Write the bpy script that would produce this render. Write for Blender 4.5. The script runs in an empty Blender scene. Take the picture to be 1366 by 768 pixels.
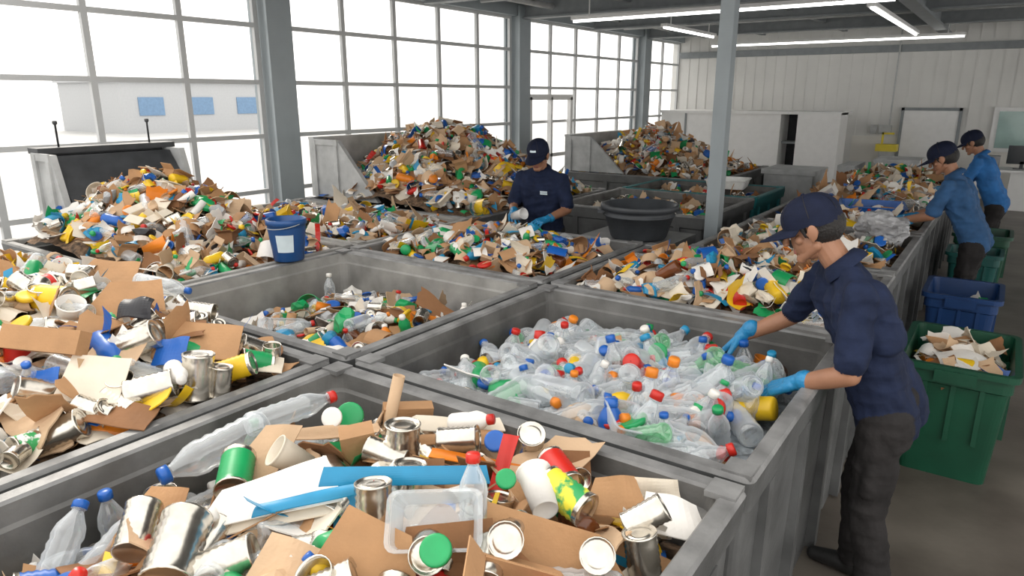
import bpy, bmesh, math, random
import numpy as np
from mathutils import Vector, Matrix, Euler, noise
random.seed(7); np.random.seed(7)
scene=bpy.context.scene
scene.view_settings.view_transform='Standard'

# ---------------------------------------------------------------- materials
def mat(name,col,rough=0.6,metal=0.0,vary=0.15,scale=8.0,bump=0.0,bscale=30.0,spec=0.5,stretch=None,emit=0.0,detail=4.0,col2=None,coat=0.0,bdist=.02):
    m=bpy.data.materials.new(name); m.use_nodes=True
    nt=m.node_tree; N=nt.nodes; L=nt.links
    b=N['Principled BSDF']
    b.inputs['Roughness'].default_value=rough; b.inputs['Metallic'].default_value=metal
    b.inputs['Specular IOR Level'].default_value=spec
    if coat: b.inputs['Coat Weight'].default_value=coat
    tc=N.new('ShaderNodeTexCoord'); mp=N.new('ShaderNodeMapping')
    if stretch: mp.inputs['Scale'].default_value=stretch
    L.new(tc.outputs['Object'],mp.inputs['Vector'])
    nz=N.new('ShaderNodeTexNoise'); nz.inputs['Scale'].default_value=scale; nz.inputs['Detail'].default_value=detail
    L.new(mp.outputs['Vector'],nz.inputs['Vector'])
    cr=N.new('ShaderNodeValToRGB')
    c=np.array(col[:3]); lo=np.clip(c*(1-vary),0,1); hi=np.clip(c*(1+vary),0,1)
    if col2 is not None: hi=np.array(col2)
    cr.color_ramp.elements[0].position=0.3; cr.color_ramp.elements[1].position=0.7
    if col2 is not None and vary==0: cr.color_ramp.elements[0].position=0.47; cr.color_ramp.elements[1].position=0.53
    cr.color_ramp.elements[0].color=(*lo,1); cr.color_ramp.elements[1].color=(*hi,1)
    L.new(nz.outputs['Fac'],cr.inputs['Fac']); L.new(cr.outputs['Color'],b.inputs['Base Color'])
    if bump>0:
        n2=N.new('ShaderNodeTexNoise'); n2.inputs['Scale'].default_value=bscale; n2.inputs['Detail'].default_value=5
        L.new(mp.outputs['Vector'],n2.inputs['Vector'])
        bp=N.new('ShaderNodeBump'); bp.inputs['Strength'].default_value=bump; bp.inputs['Distance'].default_value=bdist
        L.new(n2.outputs['Fac'],bp.inputs['Height']); L.new(bp.outputs['Normal'],b.inputs['Normal'])
    if emit>0:
        b.inputs['Emission Color'].default_value=(*col[:3],1); b.inputs['Emission Strength'].default_value=emit
    return m
def clear_mat(name,tint,rough=0.08,lo=0.11,hi=0.9,base=(0.86,0.9,0.93)):
    m=bpy.data.materials.new(name); m.use_nodes=True
    nt=m.node_tree; N=nt.nodes; L=nt.links
    b=N['Principled BSDF']; b.inputs['Base Color'].default_value=(*base,1); b.inputs['Roughness'].default_value=rough
    b.inputs['Specular IOR Level'].default_value=1.0
    nz=N.new('ShaderNodeTexNoise'); nz.inputs['Scale'].default_value=18
    tc=N.new('ShaderNodeTexCoord'); L.new(tc.outputs['Object'],nz.inputs['Vector'])
    bp=N.new('ShaderNodeBump'); bp.inputs['Strength'].default_value=0.18; bp.inputs['Distance'].default_value=0.01
    L.new(nz.outputs['Fac'],bp.inputs['Height']); L.new(bp.outputs['Normal'],b.inputs['Normal'])
    t=N.new('ShaderNodeBsdfTransparent'); t.inputs['Color'].default_value=(*tint,1)
    lw=N.new('ShaderNodeLayerWeight'); lw.inputs['Blend'].default_value=0.38
    L.new(bp.outputs['Normal'],lw.inputs['Normal'])
    mr=N.new('ShaderNodeMapRange'); mr.inputs['To Min'].default_value=lo; mr.inputs['To Max'].default_value=hi
    L.new(lw.outputs['Facing'],mr.inputs['Value'])
    mx=N.new('ShaderNodeMixShader'); L.new(mr.outputs['Result'],mx.inputs['Fac'])
    L.new(t.outputs[0],mx.inputs[1]); L.new(b.outputs[0],mx.inputs[2])
    gl=N.new('ShaderNodeBsdfGlossy'); gl.inputs['Roughness'].default_value=0.1; L.new(bp.outputs['Normal'],gl.inputs['Normal'])
    m2=N.new('ShaderNodeMixShader'); m2.inputs['Fac'].default_value=0.12
    L.new(mx.outputs[0],m2.inputs[1]); L.new(gl.outputs[0],m2.inputs[2])
    L.new(m2.outputs[0],N['Material Output'].inputs['Surface'])
    return m

PM=[]  # pile materials
def pm(*a,**k):
    m=mat(*a,**k); PM.append(m); return len(PM)-1
KR=pm('kraft_card',(0.43,0.24,0.115),0.85,vary=0.14,scale=5,bump=0.15,bscale=60)
KD=pm('kraft_dark',(0.25,0.118,0.05),0.85,vary=0.15,scale=6,bump=0.15,bscale=60)
KL=pm('kraft_light',(0.58,0.40,0.25),0.85,vary=0.1,scale=5,bump=0.15,bscale=60)
WH=pm('white_paper',(0.83,0.80,0.75),0.8,vary=0.06,scale=9,bump=0.1,bscale=20)
CR=pm('cream_paper',(0.73,0.65,0.53),0.8,vary=0.08,scale=9,bump=0.1,bscale=20)
BL=pm('blue_plastic',(0.012,0.11,0.44),0.35,vary=0.1)
TE=pm('light_blue_plastic',(0.015,0.25,0.46),0.4,vary=0.12)
GR=pm('green_plastic',(0.012,0.32,0.10),0.35,vary=0.15)
RD=pm('red_plastic',(0.58,0.022,0.013),0.35,vary=0.1)
YE=pm('yellow_plastic',(0.80,0.51,0.015),0.4,vary=0.1)
OR=pm('orange_plastic',(0.78,0.23,0.015),0.4,vary=0.1)
BK=pm('black_plastic',(0.02,0.02,0.024),0.4,vary=0.2)
CL=len(PM); PM.append(clear_mat('clear_pet',(0.95,0.975,0.985)))
ME=pm('tin_metal',(0.66,0.62,0.55),0.22,metal=0.95,vary=0.14,scale=20)
CG=len(PM); PM.append(clear_mat('green_pet',(0.45,0.85,0.55),base=(0.5,0.85,0.6)))
GY=pm('grey_plastic',(0.42,0.43,0.44),0.5,vary=0.1)
PR=pm('printed_label',(0.82,0.72,0.05),0.5,vary=0.0,scale=14,col2=(0.03,0.33,0.10))
DG=pm('dark_green_plastic',(0.01,0.16,0.08),0.4,vary=0.15)
BG=pm('brown_glass',(0.16,0.05,0.015),0.15,vary=0.2)
SK=pm('print_white_green',(0.85,0.85,0.82),0.5,vary=0.0,scale=26,col2=(0.05,0.38,0.12),detail=3)
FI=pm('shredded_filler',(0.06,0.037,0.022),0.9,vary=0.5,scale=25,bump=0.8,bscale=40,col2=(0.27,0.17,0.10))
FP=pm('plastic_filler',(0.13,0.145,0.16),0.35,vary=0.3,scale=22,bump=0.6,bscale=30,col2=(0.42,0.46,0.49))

binM=mat('bin_grey_plastic',(0.115,0.118,0.118),0.5,vary=0.3,scale=5,bump=0.12,bscale=45,detail=8)
binL=mat('bin_worn_rim',(0.20,0.20,0.198),0.45,vary=0.4,scale=7,bump=0.12,bscale=45,detail=9)
binIn=mat('bin_inner_dusty',(0.13,0.128,0.122),0.55,vary=0.5,scale=3.5,bump=0.12,bscale=40,detail=9)
binLt=mat('bin_pale_dusty',(0.27,0.265,0.25),0.6,vary=0.35,scale=4,bump=0.1,bscale=40,detail=9)
hopM=mat('hopper_galvanised',(0.42,0.43,0.43),0.5,vary=0.2,scale=6,bump=0.06)
hopD=mat('hopper_dark_liner',(0.04,0.043,0.047),0.5,vary=0.3,scale=6)
steel=mat('column_grey_paint',(0.31,0.35,0.37),0.45,vary=0.06,scale=3)
frameW=mat('window_frame_paint',(0.52,0.53,0.53),0.5,vary=0.03)
wallM=mat('white_panel',(0.72,0.715,0.69),0.55,vary=0.04,scale=2)
wallW=mat('cream_wall',(0.76,0.74,0.69),0.6,vary=0.04,scale=2)
ceilM=mat('dark_roof_sheet',(0.12,0.125,0.13),0.7,vary=0.15,scale=3)
beamM=mat('roof_beam_paint',(0.23,0.25,0.26),0.5,vary=0.1)
tubeM=mat('fluorescent_tube',(1,1,0.97),0.4,vary=0,emit=5.0)
whiteM=mat('white_enamel',(0.78,0.78,0.77),0.4,vary=0.03)
darkM=mat('painted_opening_shade',(0.03,0.03,0.035),0.7,vary=0.2)  # near-black panel colour stands in for shade inside the cabin doorway
screenM=mat('screen_glass',(0.02,0.025,0.03),0.15,vary=0.1)
labG=mat('lab_window_glass',(0.32,0.45,0.42),0.1,vary=0.25,scale=1.5)
yelM=mat('yellow_paint',(0.75,0.6,0.05),0.5,vary=0.05)
GYm=mat('printer_grey',(0.3,0.3,0.31),.5)
navy=mat('navy_polo_cloth',(0.012,0.019,0.048),0.85,vary=0.25,scale=12,bump=0.6,bscale=9,bdist=.03,spec=.25)
blueP=mat('blue_polo_cloth',(0.025,0.085,0.20),0.85,vary=0.2,scale=12,bump=0.5,bscale=10,bdist=.03)
blueP2=mat('royal_polo_cloth',(0.02,0.13,0.36),0.85,vary=0.2,scale=12,bump=0.5,bscale=10,bdist=.03)
pants=mat('charcoal_trousers',(0.024,0.022,0.022),0.9,vary=0.3,scale=9,bump=0.7,bscale=9,bdist=.03,spec=.25)
skinM=mat('skin',(0.34,0.165,0.095),0.5,vary=0.08,scale=14,bump=0.03,bscale=80)
hairM=mat('black_hair',(0.010,0.008,0.007),0.6,vary=0.3,scale=60,bump=0.4,bscale=120)
capM=mat('navy_cap_cloth',(0.008,0.012,0.032),0.8,vary=0.15,scale=30,bump=0.1,bscale=200,spec=.25)
gloveM=mat('blue_nitrile_glove',(0.02,0.23,0.47),0.38,vary=0.12,scale=30,bump=0.3,bscale=45)
shoeM=mat('black_boot',(0.02,0.02,0.02),0.45,vary=0.3,scale=20)
eyeW=mat('eye_white',(0.75,0.72,0.68),0.2,vary=0.02)
eyeI=mat('eye_iris',(0.02,0.012,0.008),0.1,vary=0.1)
lipM=mat('lips',(0.30,0.115,0.09),0.45,vary=0.05)
logoM=mat('white_logo_print',(0.65,0.75,0.8),0.6,vary=0.1)
toteG=mat('green_tote',(0.005,0.065,0.033),0.4,vary=0.15,scale=5,bump=0.05)
toteB=mat('blue_tote',(0.008,0.04,0.14),0.4,vary=0.15,scale=5,bump=0.05)
toteT=mat('dark_teal_tote',(0.006,0.085,0.075),0.4,vary=0.15,scale=5,bump=0.05)
tubM=mat('black_tub',(0.05,0.055,0.062),0.5,vary=0.2,scale=8,bump=0.1)
tealM=mat('teal_tray',(0.015,0.16,0.17),0.45,vary=0.1)
floorM=mat('concrete_floor',(0.115,0.095,0.078),0.42,vary=0.4,scale=1.3,bump=0.08,bscale=25,col2=(0.215,0.19,0.16),detail=9)
BKT=mat('bucket_blue',(0.015,0.075,0.24),.35,vary=.08)

# ---------------------------------------------------------------- mesh accumulator
class T:
    def __init__(s,V,F,mats=0,smooth=False):
        s.V=np.array(V,float).reshape(-1,3)
        s.tot=np.array([len(f) for f in F],int)
        s.flat=np.array([i for f in F for i in f],int)
        n=len(F)
        s.m=np.array(mats if hasattr(mats,'__len__') else [mats]*n,int)
        s.s=np.array(smooth if hasattr(smooth,'__len__') else [smooth]*n,bool)
def tjoin(*ts):
    r=T([],[]); V=[];fl=[];o=0
    for t in ts:
        V.append(t.V); fl.append(t.flat+o); o+=len(t.V)
    r.V=np.concatenate(V); r.flat=np.concatenate(fl)
    r.tot=np.concatenate([t.tot for t in ts]); r.m=np.concatenate([t.m for t in ts]); r.s=np.concatenate([t.s for t in ts])
    return r
def txf(t,R=None,loc=(0,0,0),sc=1.0):
    r=T([],[]); V=t.V*sc
    if R is not None: V=V@np.array(R).T
    r.V=V+np.array(loc); r.flat=t.flat; r.tot=t.tot; r.m=t.m; r.s=t.s
    return r
class Acc:
    def __init__(s): s.L=[]
    def add(s,t,R=None,loc=(0,0,0),sc=1.0,main=None,sec=None):
        r=txf(t,R,loc,sc)
        if main is not None or sec is not None:
            m=r.m.copy()
            if main is not None: m[m==-1]=main
            if sec is not None: m[m==-2]=sec
            r.m=m
        s.L.append(r)
    def build(s,name,mats,parent=None):
        t=tjoin(*s.L)
        me=bpy.data.meshes.new(name)
        me.vertices.add(len(t.V)); me.vertices.foreach_set('co',t.V.astype(np.float32).ravel())
        me.loops.add(len(t.flat)); me.loops.foreach_set('vertex_index',t.flat.astype(np.int32))
        st=np.concatenate([[0],np.cumsum(t.tot)[:-1]])
        me.polygons.add(len(t.tot)); me.polygons.foreach_set('loop_start',st.astype(np.int32))
        me.polygons.foreach_set('loop_total',t.tot.astype(np.int32))
        me.polygons.foreach_set('material_index',np.clip(t.m,0,None).astype(np.int32))
        me.polygons.foreach_set('use_smooth',t.s)
        me.update(calc_edges=True); me.validate()
        for m in mats: me.materials.append(m)
        ob=bpy.data.objects.new(name,me); scene.collection.objects.link(ob)
        if parent: ob.parent=parent
        return ob
def box(x0,x1,y0,y1,z0,z1,m=0):
    V=[(x0,y0,z0),(x1,y0,z0),(x1,y1,z0),(x0,y1,z0),(x0,y0,z1),(x1,y0,z1),(x1,y1,z1),(x0,y1,z1)]
    F=[(3,2,1,0),(4,5,6,7),(0,1,5,4),(1,2,6,5),(2,3,7,6),(3,0,4,7)]
    return T(V,F,m)
def prism(poly,axis,a0,a1,m=0):
    n=len(poly); V=[]
    for a in (a0,a1):
        for p in poly:
            V.append((p[0],a,p[1]) if axis=='y' else (a,p[0],p[1]))
    F=[tuple(range(n)),tuple(range(2*n-1,n-1,-1))]+[(i,(i+1)%n,(i+1)%n+n,i+n) for i in range(n)]
    return T(V,F,m)
def revolve(prof,n=16,mats=None,capA=True,capB=True,smooth=True,phase=0):
    V=[];F=[];M=[]
    k=len(prof)
    for (r,z) in prof:
        for i in range(n):
            a=2*math.pi*i/n+phase; V.append((r*math.cos(a),r*math.sin(a),z))
    for j in range(k-1):
        for i in range(n):
            i2=(i+1)%n
            F.append((j*n+i,j*n+i2,(j+1)*n+i2,(j+1)*n+i)); M.append(mats[j] if mats else -1)
    if capA: F.append(tuple(range(n-1,-1,-1))); M.append(mats[0] if mats else -1)
    if capB: F.append(tuple(range((k-1)*n,k*n))); M.append(mats[-1] if mats else -1)
    S=[smooth]*len(F)
    if capA: S[n*(k-1)]=False
    if capB: S[-1]=False
    return T(V,F,M,S)
def rrect(x0,x1,y0,y1,z,r,k=5):
    P=[]
    for cx,cy,a0 in ((x1-r,y1-r,0),(x0+r,y1-r,90),(x0+r,y0+r,180),(x1-r,y0+r,270)):
        for i in range(k+1):
            a=math.radians(a0+90*i/k); P.append((cx+r*math.cos(a),cy+r*math.sin(a),z))
    return P
def loft(rings,mats,k=5,cap0=True,cap1=True,smooth=False):
    V=[];F=[];M=[]
    n=4*(k+1)
    for r in rings: V+=rrect(*r,k=k)
    for j in range(len(rings)-1):
        for i in range(n):
            i2=(i+1)%n; F.append((j*n+i,j*n+i2,(j+1)*n+i2,(j+1)*n+i)); M.append(mats[j])
    if cap0: F.append(tuple(range(n-1,-1,-1))); M.append(mats[0])
    if cap1: F.append(tuple(range((len(rings)-1)*n,len(rings)*n))); M.append(mats[-1])
    return T(V,F,M,smooth)
def rotm(rx,ry,rz): return np.array(Euler((rx,ry,rz)).to_matrix())

# ---------------------------------------------------------------- item templates
def t_can(n=16,open_=False,h=0.11,ribs=True,label=False):
    p=[(0.0005,0.003),(0.034,0.003),(0.035,0.0),(0.038,0.0),(0.038,0.004),(0.0365,0.007)]
    m=[ME,ME,ME,ME,ME]
    z=0.012; e=h-0.012; N=13 if ribs else 2
    for i in range(N):
        zz=z+(e-z)*i/(N-1); p.append((0.0372 if (i%2==0 or not ribs) else 0.0347,zz)); m.append(-1)
    p+=[(0.0365,h-0.007),(0.038,h-0.004),(0.038,h),(0.0355,h)]; m+=[ME]*4
    if open_: p+=[(0.0345,h-0.01),(0.034,0.01),(0.0005,0.008)]; m+=[ME,ME,ME]
    else: p+=[(0.034,h-0.004),(0.026,h-0.004),(0.024,h-0.002),(0.015,h-0.0045),(0.0005,h-0.0045)]; m+=[ME]*5
    return revolve(p,n,m,False,False)
def t_bottle(n=14,h=0.25,r=0.034,ribs=True):
    p=[(0.002,0.012),(0.018,0.004),(0.028,0.0),(r-0.001,0.008)]
    z0=0.02; z1=h*0.62; N=11 if ribs else 3
    for i in range(N):
        p.append((r if i%2==0 or not ribs else r-0.003,z0+(z1-z0)*i/(N-1)))
    p+=[(r-0.001,h*0.66),(r*0.88,h*0.73),(r*0.62,h*0.81),(0.0135,h*0.88),(0.0125,h*0.905),(0.0165,h*0.91),(0.0125,h*0.915)]
    a=revolve(p,n,[-1]*(len(p)-1),False,False)
    c=revolve([(0.012,h*0.91),(0.0172,h*0.914),(0.0172,h*0.985),(0.0145,h),(0.0005,h)],max(8,n-4),[-2]*4,False,False)
    return tjoin(a,c)
def t_jug(n=12,h=0.2,r=0.04):
    p=[(0.002,0),(r*0.9,0),(r,0.008),(r,h*0.3),(r*0.92,h*0.45),(r,h*0.62),(r*0.8,h*0.74),(0.018,h*0.84),(0.015,h*0.88)]
    return tjoin(revolve(p,n,[-1]*8,False,False),revolve([(0.018,h*0.86),(0.019,h*0.87),(0.018,h*0.99),(0.0005,h)],n,[-2]*3,False,False))
def t_lid(n=16,r=0.032):
    return revolve([(0.0005,0.004),(r-0.003,0.004),(r-0.003,0),(r,0),(r,0.012),(r-0.003,0.015),(r*0.7,0.0145),(0.0005,0.0135)],n,[-1]*7,False,False)
def t_cup(n=16,r=0.04,h=0.1):
    return revolve([(0.0005,0.006),(r*0.7,0.004),(r*0.72,0),(r*0.95,h*0.9),(r,h*0.95),(r*1.05,h*0.97),(r*1.05,h),(r*0.95,h),(r*0.7,0.01),(0.0005,0.01)],n,[-1]*9,False,False)
def t_tube(n=16,r=0.025,h=0.12,th=0.0025):
    return revolve([(r,0),(r,h),(r-th,h),(r-th,0),(r,0)],n,[-1]*4,False,False)
def grid_sheet(nx,ny,fn,th,m=-1,smooth=False,m2=None):
    V=[];F=[];M=[]
    for s in (0,1):
        for j in range(ny+1):
            for i in range(nx+1):
                x,y,z=fn(i/nx,j/ny); V.append((x,y,z-th*s))
    o=(nx+1)*(ny+1); w=nx+1
    for j in range(ny):
        for i in range(nx):
            a=j*w+i; F.append((a,a+1,a+1+w,a+w)); M.append(m)
            F.append((o+a,o+a+w,o+a+w+1,o+a+1)); M.append(m if m2 is None else m2)
    for i in range(nx):
        F.append((i,o+i,o+i+1,i+1)); M.append(m); a=ny*w+i; F.append((a,a+1,o+a+1,o+a)); M.append(m)
    for j in range(ny):
        a=j*w; F.append((a,a+w,o+a+w,o+a)); M.append(m); a=j*w+nx; F.append((a,o+a,o+a+w,a+w)); M.append(m)
    return T(V,F,M,smooth)
def t_sheet(rnd,L=0.26,W=0.18,th=0.004,fold=0.5,curv=0.0,nx=6,ny=4,ragged=0.3,m2=None,ptri=.12):
    c=[(-L/2,-W/2),(L/2,-W/2),(L/2,W/2),(-L/2,W/2)]
    c=[(x*(1-rnd.random()*ragged*1.2),y*(1-rnd.random()*ragged)) for x,y in c]
    if rnd.random()<ptri:
        q=rnd.randrange(4); c[q]=(c[q][0]*0.25,c[q][1]*0.5)
    cx=(rnd.random()-0.5)*L*0.5; k=fold*(rnd.random()*1.4-0.5); k2=curv*rnd.choice((-1,1)); tw=(rnd.random()-0.5)*fold*1.2
    o1=rnd.random()*9
    def fn(u,v):
        uu=u+.035*math.sin(v*9+o1)*(1 if u in(0,1) else 0); vv=v+.05*math.sin(u*11+o1)*(1 if v in (0,1) else 0)
        x=(c[0][0]*(1-uu)+c[1][0]*uu)*(1-vv)+(c[3][0]*(1-uu)+c[2][0]*uu)*vv
        y=(c[0][1]*(1-uu)+c[1][1]*uu)*(1-vv)+(c[3][1]*(1-uu)+c[2][1]*uu)*vv
        z=k*max(0,x-cx)+k2*(x*x)/L*4+tw*x*y/W
        return x,y,z
    return grid_sheet(nx,ny,fn,th,m2=m2)
def t_strip(rnd,L=0.35,W=0.035):
    a=rnd.random()*2.2-1.1; b=rnd.random()*2-1; tw=rnd.random()*2-1
    def fn(u,v):
        s=(u-0.5)*L; an=s/L*a*2
        x=math.sin(an)*L/(2*a) if abs(a)>0.05 else s
        z=(1-math.cos(an))*L/(2*a) if abs(a)>0.05 else 0
        y=(v-0.5)*W+b*0.1*u*u; z+=tw*(v-0.5)*W*(u-0.5)*2
        return x,y,z
    return grid_sheet(12,1,fn,0.0015,smooth=False)
def t_arc(rnd,r=0.07,W=0.1,ang=200,th=0.0035):
    A=math.radians(ang)
    def fn(u,v):
        a=A*u; rr=r*(1+0.25*u)
        return rr*math.cos(a),(v-0.5)*W,rr*math.sin(a)
    t=grid_sheet(14,1,fn,0.0,smooth=False)
    n=15*2
    for i in range(n,2*n):
        x,y,z=t.V[i]; l=math.hypot(x,z); t.V[i]=(x*(1-th/l),y,z*(1-th/l))
    return t
def t_box(L=0.2,W=0.14,H=0.12,th=0.004,rnd=random):
    P=[box(-L/2,L/2,-W/2,W/2,0,th,-1),box(-L/2,-L/2+th,-W/2,W/2,0,H,-1),box(L/2-th,L/2,-W/2,W/2,0,H,-1),
       box(-L/2,L/2,-W/2,-W/2+th,0,H,-1),box(-L/2,L/2,W/2-th,W/2,0,H,-1)]
    for sx,sy,l,w in ((1,0,W,L*0.35),(-1,0,W,L*0.35),(0,1,L,W*0.45),(0,-1,L,W*0.45)):
        f=box(0,w,-l/2,l/2,-th/2,th/2,-1)
        a=rnd.uniform(-1.1,0.7); R=rotm(0,a,0); yaw=math.atan2(sy,sx); R=rotm(0,0,yaw)@R
        P.append(txf(f,R,(sx*L/2,sy*W/2,H)))
    return tjoin(*P)
def ico(sub):
    bm=bmesh.new(); bmesh.ops.create_icosphere(bm,subdivisions=sub,radius=1)
    V=[v.co[:] for v in bm.verts]; F=[[v.index for v in f.verts] for f in bm.faces]; bm.free(); return V,F
def t_crumple(rnd,r=0.06,sub=2,amp=0.5):
    V,F=ico(sub); o=Vector((rnd.random()*50,rnd.random()*50,0)); W=[]
    for v in V:
        v=Vector(v); k=1+amp*noise.noise(v*1.8+o)+amp*0.5*noise.noise(v*5+o); W.append(tuple(Vector((v.x*1.2,v.y,v.z*0.65))*k*r))
    return T(W,F,-1,False)
def t_tray(L=0.2,W=0.13,H=0.06):
    return loft([(-L*.42,L*.42,-W*.42,W*.42,0,.012),(-L*.5,L*.5,-W*.5,W*.5,H,.02),(-L*.55,L*.55,-W*.56,W*.56,H,.025),(-L*.55,L*.55,-W*.56,W*.56,H-.004,.025),(-L*.49,L*.49,-W*.49,W*.49,H-.004,.02),(-L*.41,L*.41,-W*.41,W*.41,.004,.012)],[-1]*5,k=3)
rnd=random.Random(3)
def lib(lod):
    n=(20,12,8)[lod]; D={}
    D['can']=[t_can(n,False,0.11,lod<2),t_can(n,True,0.11,lod<2),t_can(n,False,0.08,lod<1)]
    D['bottle']=[t_bottle(n,0.25,0.034,lod<2),t_bottle(n,0.21,0.034,lod<2),t_bottle(n,0.29,0.042,lod<2)]
    D['jug']=[t_jug(n),t_jug(n,0.16,0.035)]
    D['lid']=[t_lid(n),t_lid(n,0.045)]
    D['cup']=[t_cup(n),t_cup(n,0.045,0.13)]
    D['tube']=[t_tube(n),t_tube(n,0.022,0.2),t_tube(n,0.04,0.03)]
    D['sheet']=[t_sheet(rnd,.23,.17) for _ in range(14)]
    D['fold']=[t_sheet(rnd,0.27,0.15,0.005,1.6) for _ in range(8)]
    D['paper']=[t_sheet(rnd,0.21,0.16,0.0015,0.4,0.5,8,4,0.4) for _ in range(12)]
    D['tri']=[t_sheet(rnd,0.14,0.11,0.002,0.6,0.3,5,3,0.6,ptri=.4) for _ in range(12)]
    D['strip']=[t_strip(rnd) for _ in range(8)]
    D['arc']=[t_arc(rnd,0.05+0.03*rnd.random(),0.05+0.08*rnd.random(),110+rnd.random()*140) for _ in range(8)]
    D['box']=[t_box(0.13,0.1,0.08,rnd=rnd),t_box(0.16,0.12,0.06,rnd=rnd)]
    D['crumple']=[t_crumple(rnd,0.06,2 if lod<2 else 1) for _ in range(6)]
    D['tray']=[t_tray(),t_tray(0.15,0.1,0.05)]
    return D
LIB=[lib(0),lib(1),lib(2)]
def pick(w):
    ks=list(w); return rnd.choices(ks,[w[k] for k in ks])[0]
MIX={'sheet':18,'fold':10,'paper':14,'tri':17,'arc':9,'strip':5,'can':4,'bottle':5,'jug':8,'lid':8,'cup':5,'tube':3,'box':2,'crumple':5}
MIXCAN={'sheet':19,'fold':13,'paper':7,'tri':8,'arc':3,'strip':7,'can':25,'bottle':6,'jug':3,'lid':6,'cup':2,'tube':2,'crumple':1}
MIXPET={'bottle':80,'jug':6,'lid':5,'cup':2,'can':1,'tray':2,'sheet':2,'tri':2}
MIXLOW={'sheet':9,'fold':5,'paper':10,'tri':14,'arc':3,'bottle':16,'jug':9,'lid':8,'can':5,'crumple':5,'tube':3,'cup':4}
def colors(k):
    if k in('sheet','fold','box'): return rnd.choices([KR,KL,KD,WH,CR,BL,OR,YE],[33,22,20,12,8,2,2,1])[0],0
    if k=='paper': return rnd.choices([WH,CR,KL,BL,TE,GR,YE,OR],[48,18,9,6,5,6,5,3])[0],0
    if k=='tri': return rnd.choices([WH,CR,KL,KR,BL,TE,GR,YE,OR,RD,BK],[24,8,8,9,8,5,10,8,7,7,6])[0],0
    if k=='arc': return rnd.choices([KR,KL,WH,CR,GR,YE,BL],[30,22,22,8,5,5,5])[0],0
    if k=='strip': return rnd.choices([TE,OR,GR,YE,WH,BL,RD],[6,4,3,3,3,5,2])[0],0
    if k=='can': return rnd.choices([ME,RD,PR,GR,YE,SK,BL],[80,4,3,3,4,2,3])[0],0
    if k=='bottle': return rnd.choices([CL,CG],[96,4])[0],rnd.choice([BL,BL,BL,GR,RD,WH,BL,TE,RD,OR])
    if k=='jug': return rnd.choice([WH,WH,YE,OR,GR,BL,RD,TE,GR,BG,YE,CR]),rnd.choice([WH,RD,BL,GR,YE])
    if k=='lid': return rnd.choice([BL,GR,RD,YE,OR,WH,BL,GR,ME,TE,WH,YE]),0
    if k=='cup': return rnd.choice([WH,WH,CR,YE,KL,GR,RD,GR,OR]),0
    if k=='tube': return rnd.choice([KL,KR,WH,KR]),0
    if k=='crumple': return rnd.choice([WH,CR,BL,BK,TE,GR,GY,KL]),0
    if k=='tray': return rnd.choice([CL,CL,WH]),0
    return WH,0
def axis_R(d,roll=0.0):
    d=Vector(d).normalized(); q=Vector((0,0,1)).rotation_difference(d)
    return np.array(q.to_matrix()@Matrix.Rotation(roll,3,'Z'))
def pile(name,x0,x1,y0,y1,H,density,mix,lod,scale=1.0,filler=FI,heroes=(),layers=0.05,skip=None,tilt=0.45,up=.08):
    A=Acc()
    nx=max(4,int((x1-x0)/0.07)); ny=max(4,int((y1-y0)/0.07)); V=[];F=[]
    for j in range(ny+1):
        for i in range(nx+1):
            x=x0+(x1-x0)*i/nx; y=y0+(y1-y0)*j/ny
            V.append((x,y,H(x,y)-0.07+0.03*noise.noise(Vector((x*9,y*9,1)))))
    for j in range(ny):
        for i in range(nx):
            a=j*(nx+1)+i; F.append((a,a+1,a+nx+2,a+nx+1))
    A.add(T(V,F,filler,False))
    n=int((x1-x0)*(y1-y0)*density)
    D=LIB[lod]
    for q in range(n):
        k=pick(mix); t=rnd.choice(D[k]); s=scale*rnd.uniform(0.75,1.25)
        ext=float(np.abs(t.V).max())*s*(.34 if k=='bottle' else .5)
        m=min(ext,(x1-x0)*0.3)
        x=rnd.uniform(x0+m,x1-m); y=rnd.uniform(y0+m,y1-m)
        if skip and skip(x,y): continue
        e=0.05; gx=(H(x+e,y)-H(x-e,y))/(2*e); gy=(H(x,y+e)-H(x,y-e))/(2*e)
        nrm=Vector((-gx,-gy,1)).normalized()
        base=np.array(Vector((0,0,1)).rotation_difference(nrm).to_matrix())
        dz=0.0; off=np.zeros(3)
        if k in('bottle','can','jug','tube','cup'):
            L=float(t.V[:,2].max())*s
            if rnd.random()<(1-up if k=='bottle' else .75):
                R=base@rotm(0,0,rnd.uniform(0,6.28))@rotm(math.pi/2+rnd.gauss(0,0.28),0,0)@rotm(0,0,rnd.uniform(0,6)); dz=0.02
            else:
                R=base@rotm(rnd.gauss(0,tilt*.8),rnd.gauss(0,tilt*.8),0)
            off=R@np.array([0,0,-L/2])
            if k=='can': dz+=.015
        else:
            R=base@rotm(rnd.gauss(0,tilt),rnd.gauss(0,tilt),rnd.uniform(0,6.28))
            if k in('lid','crumple'): dz=.03
        z=H(x,y)+rnd.uniform(-layers,layers*0.7)+dz
        c1,c2=colors(k)
        A.add(t,R,np.array([x,y,z])+off,s,c1,c2)
    for h in heroes: A.add(h)
    return A.build(name,PM)
def paint(t,c1,c2=0):
    r=txf(t); m=r.m.copy(); m[m==-1]=c1; m[m==-2]=c2; r.m=m; return r
def along(k,vi,a,b,c1,c2=0,s=None):
    t=LIB[0][k][vi]; a=np.array(a,float); b=np.array(b,float); L=float(t.V[:,2].max())
    if s is None: s=np.linalg.norm(b-a)/L if k!='lid' else 1.0
    return txf(paint(t,c1,c2),axis_R(b-a,1.0),a,s)
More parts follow.
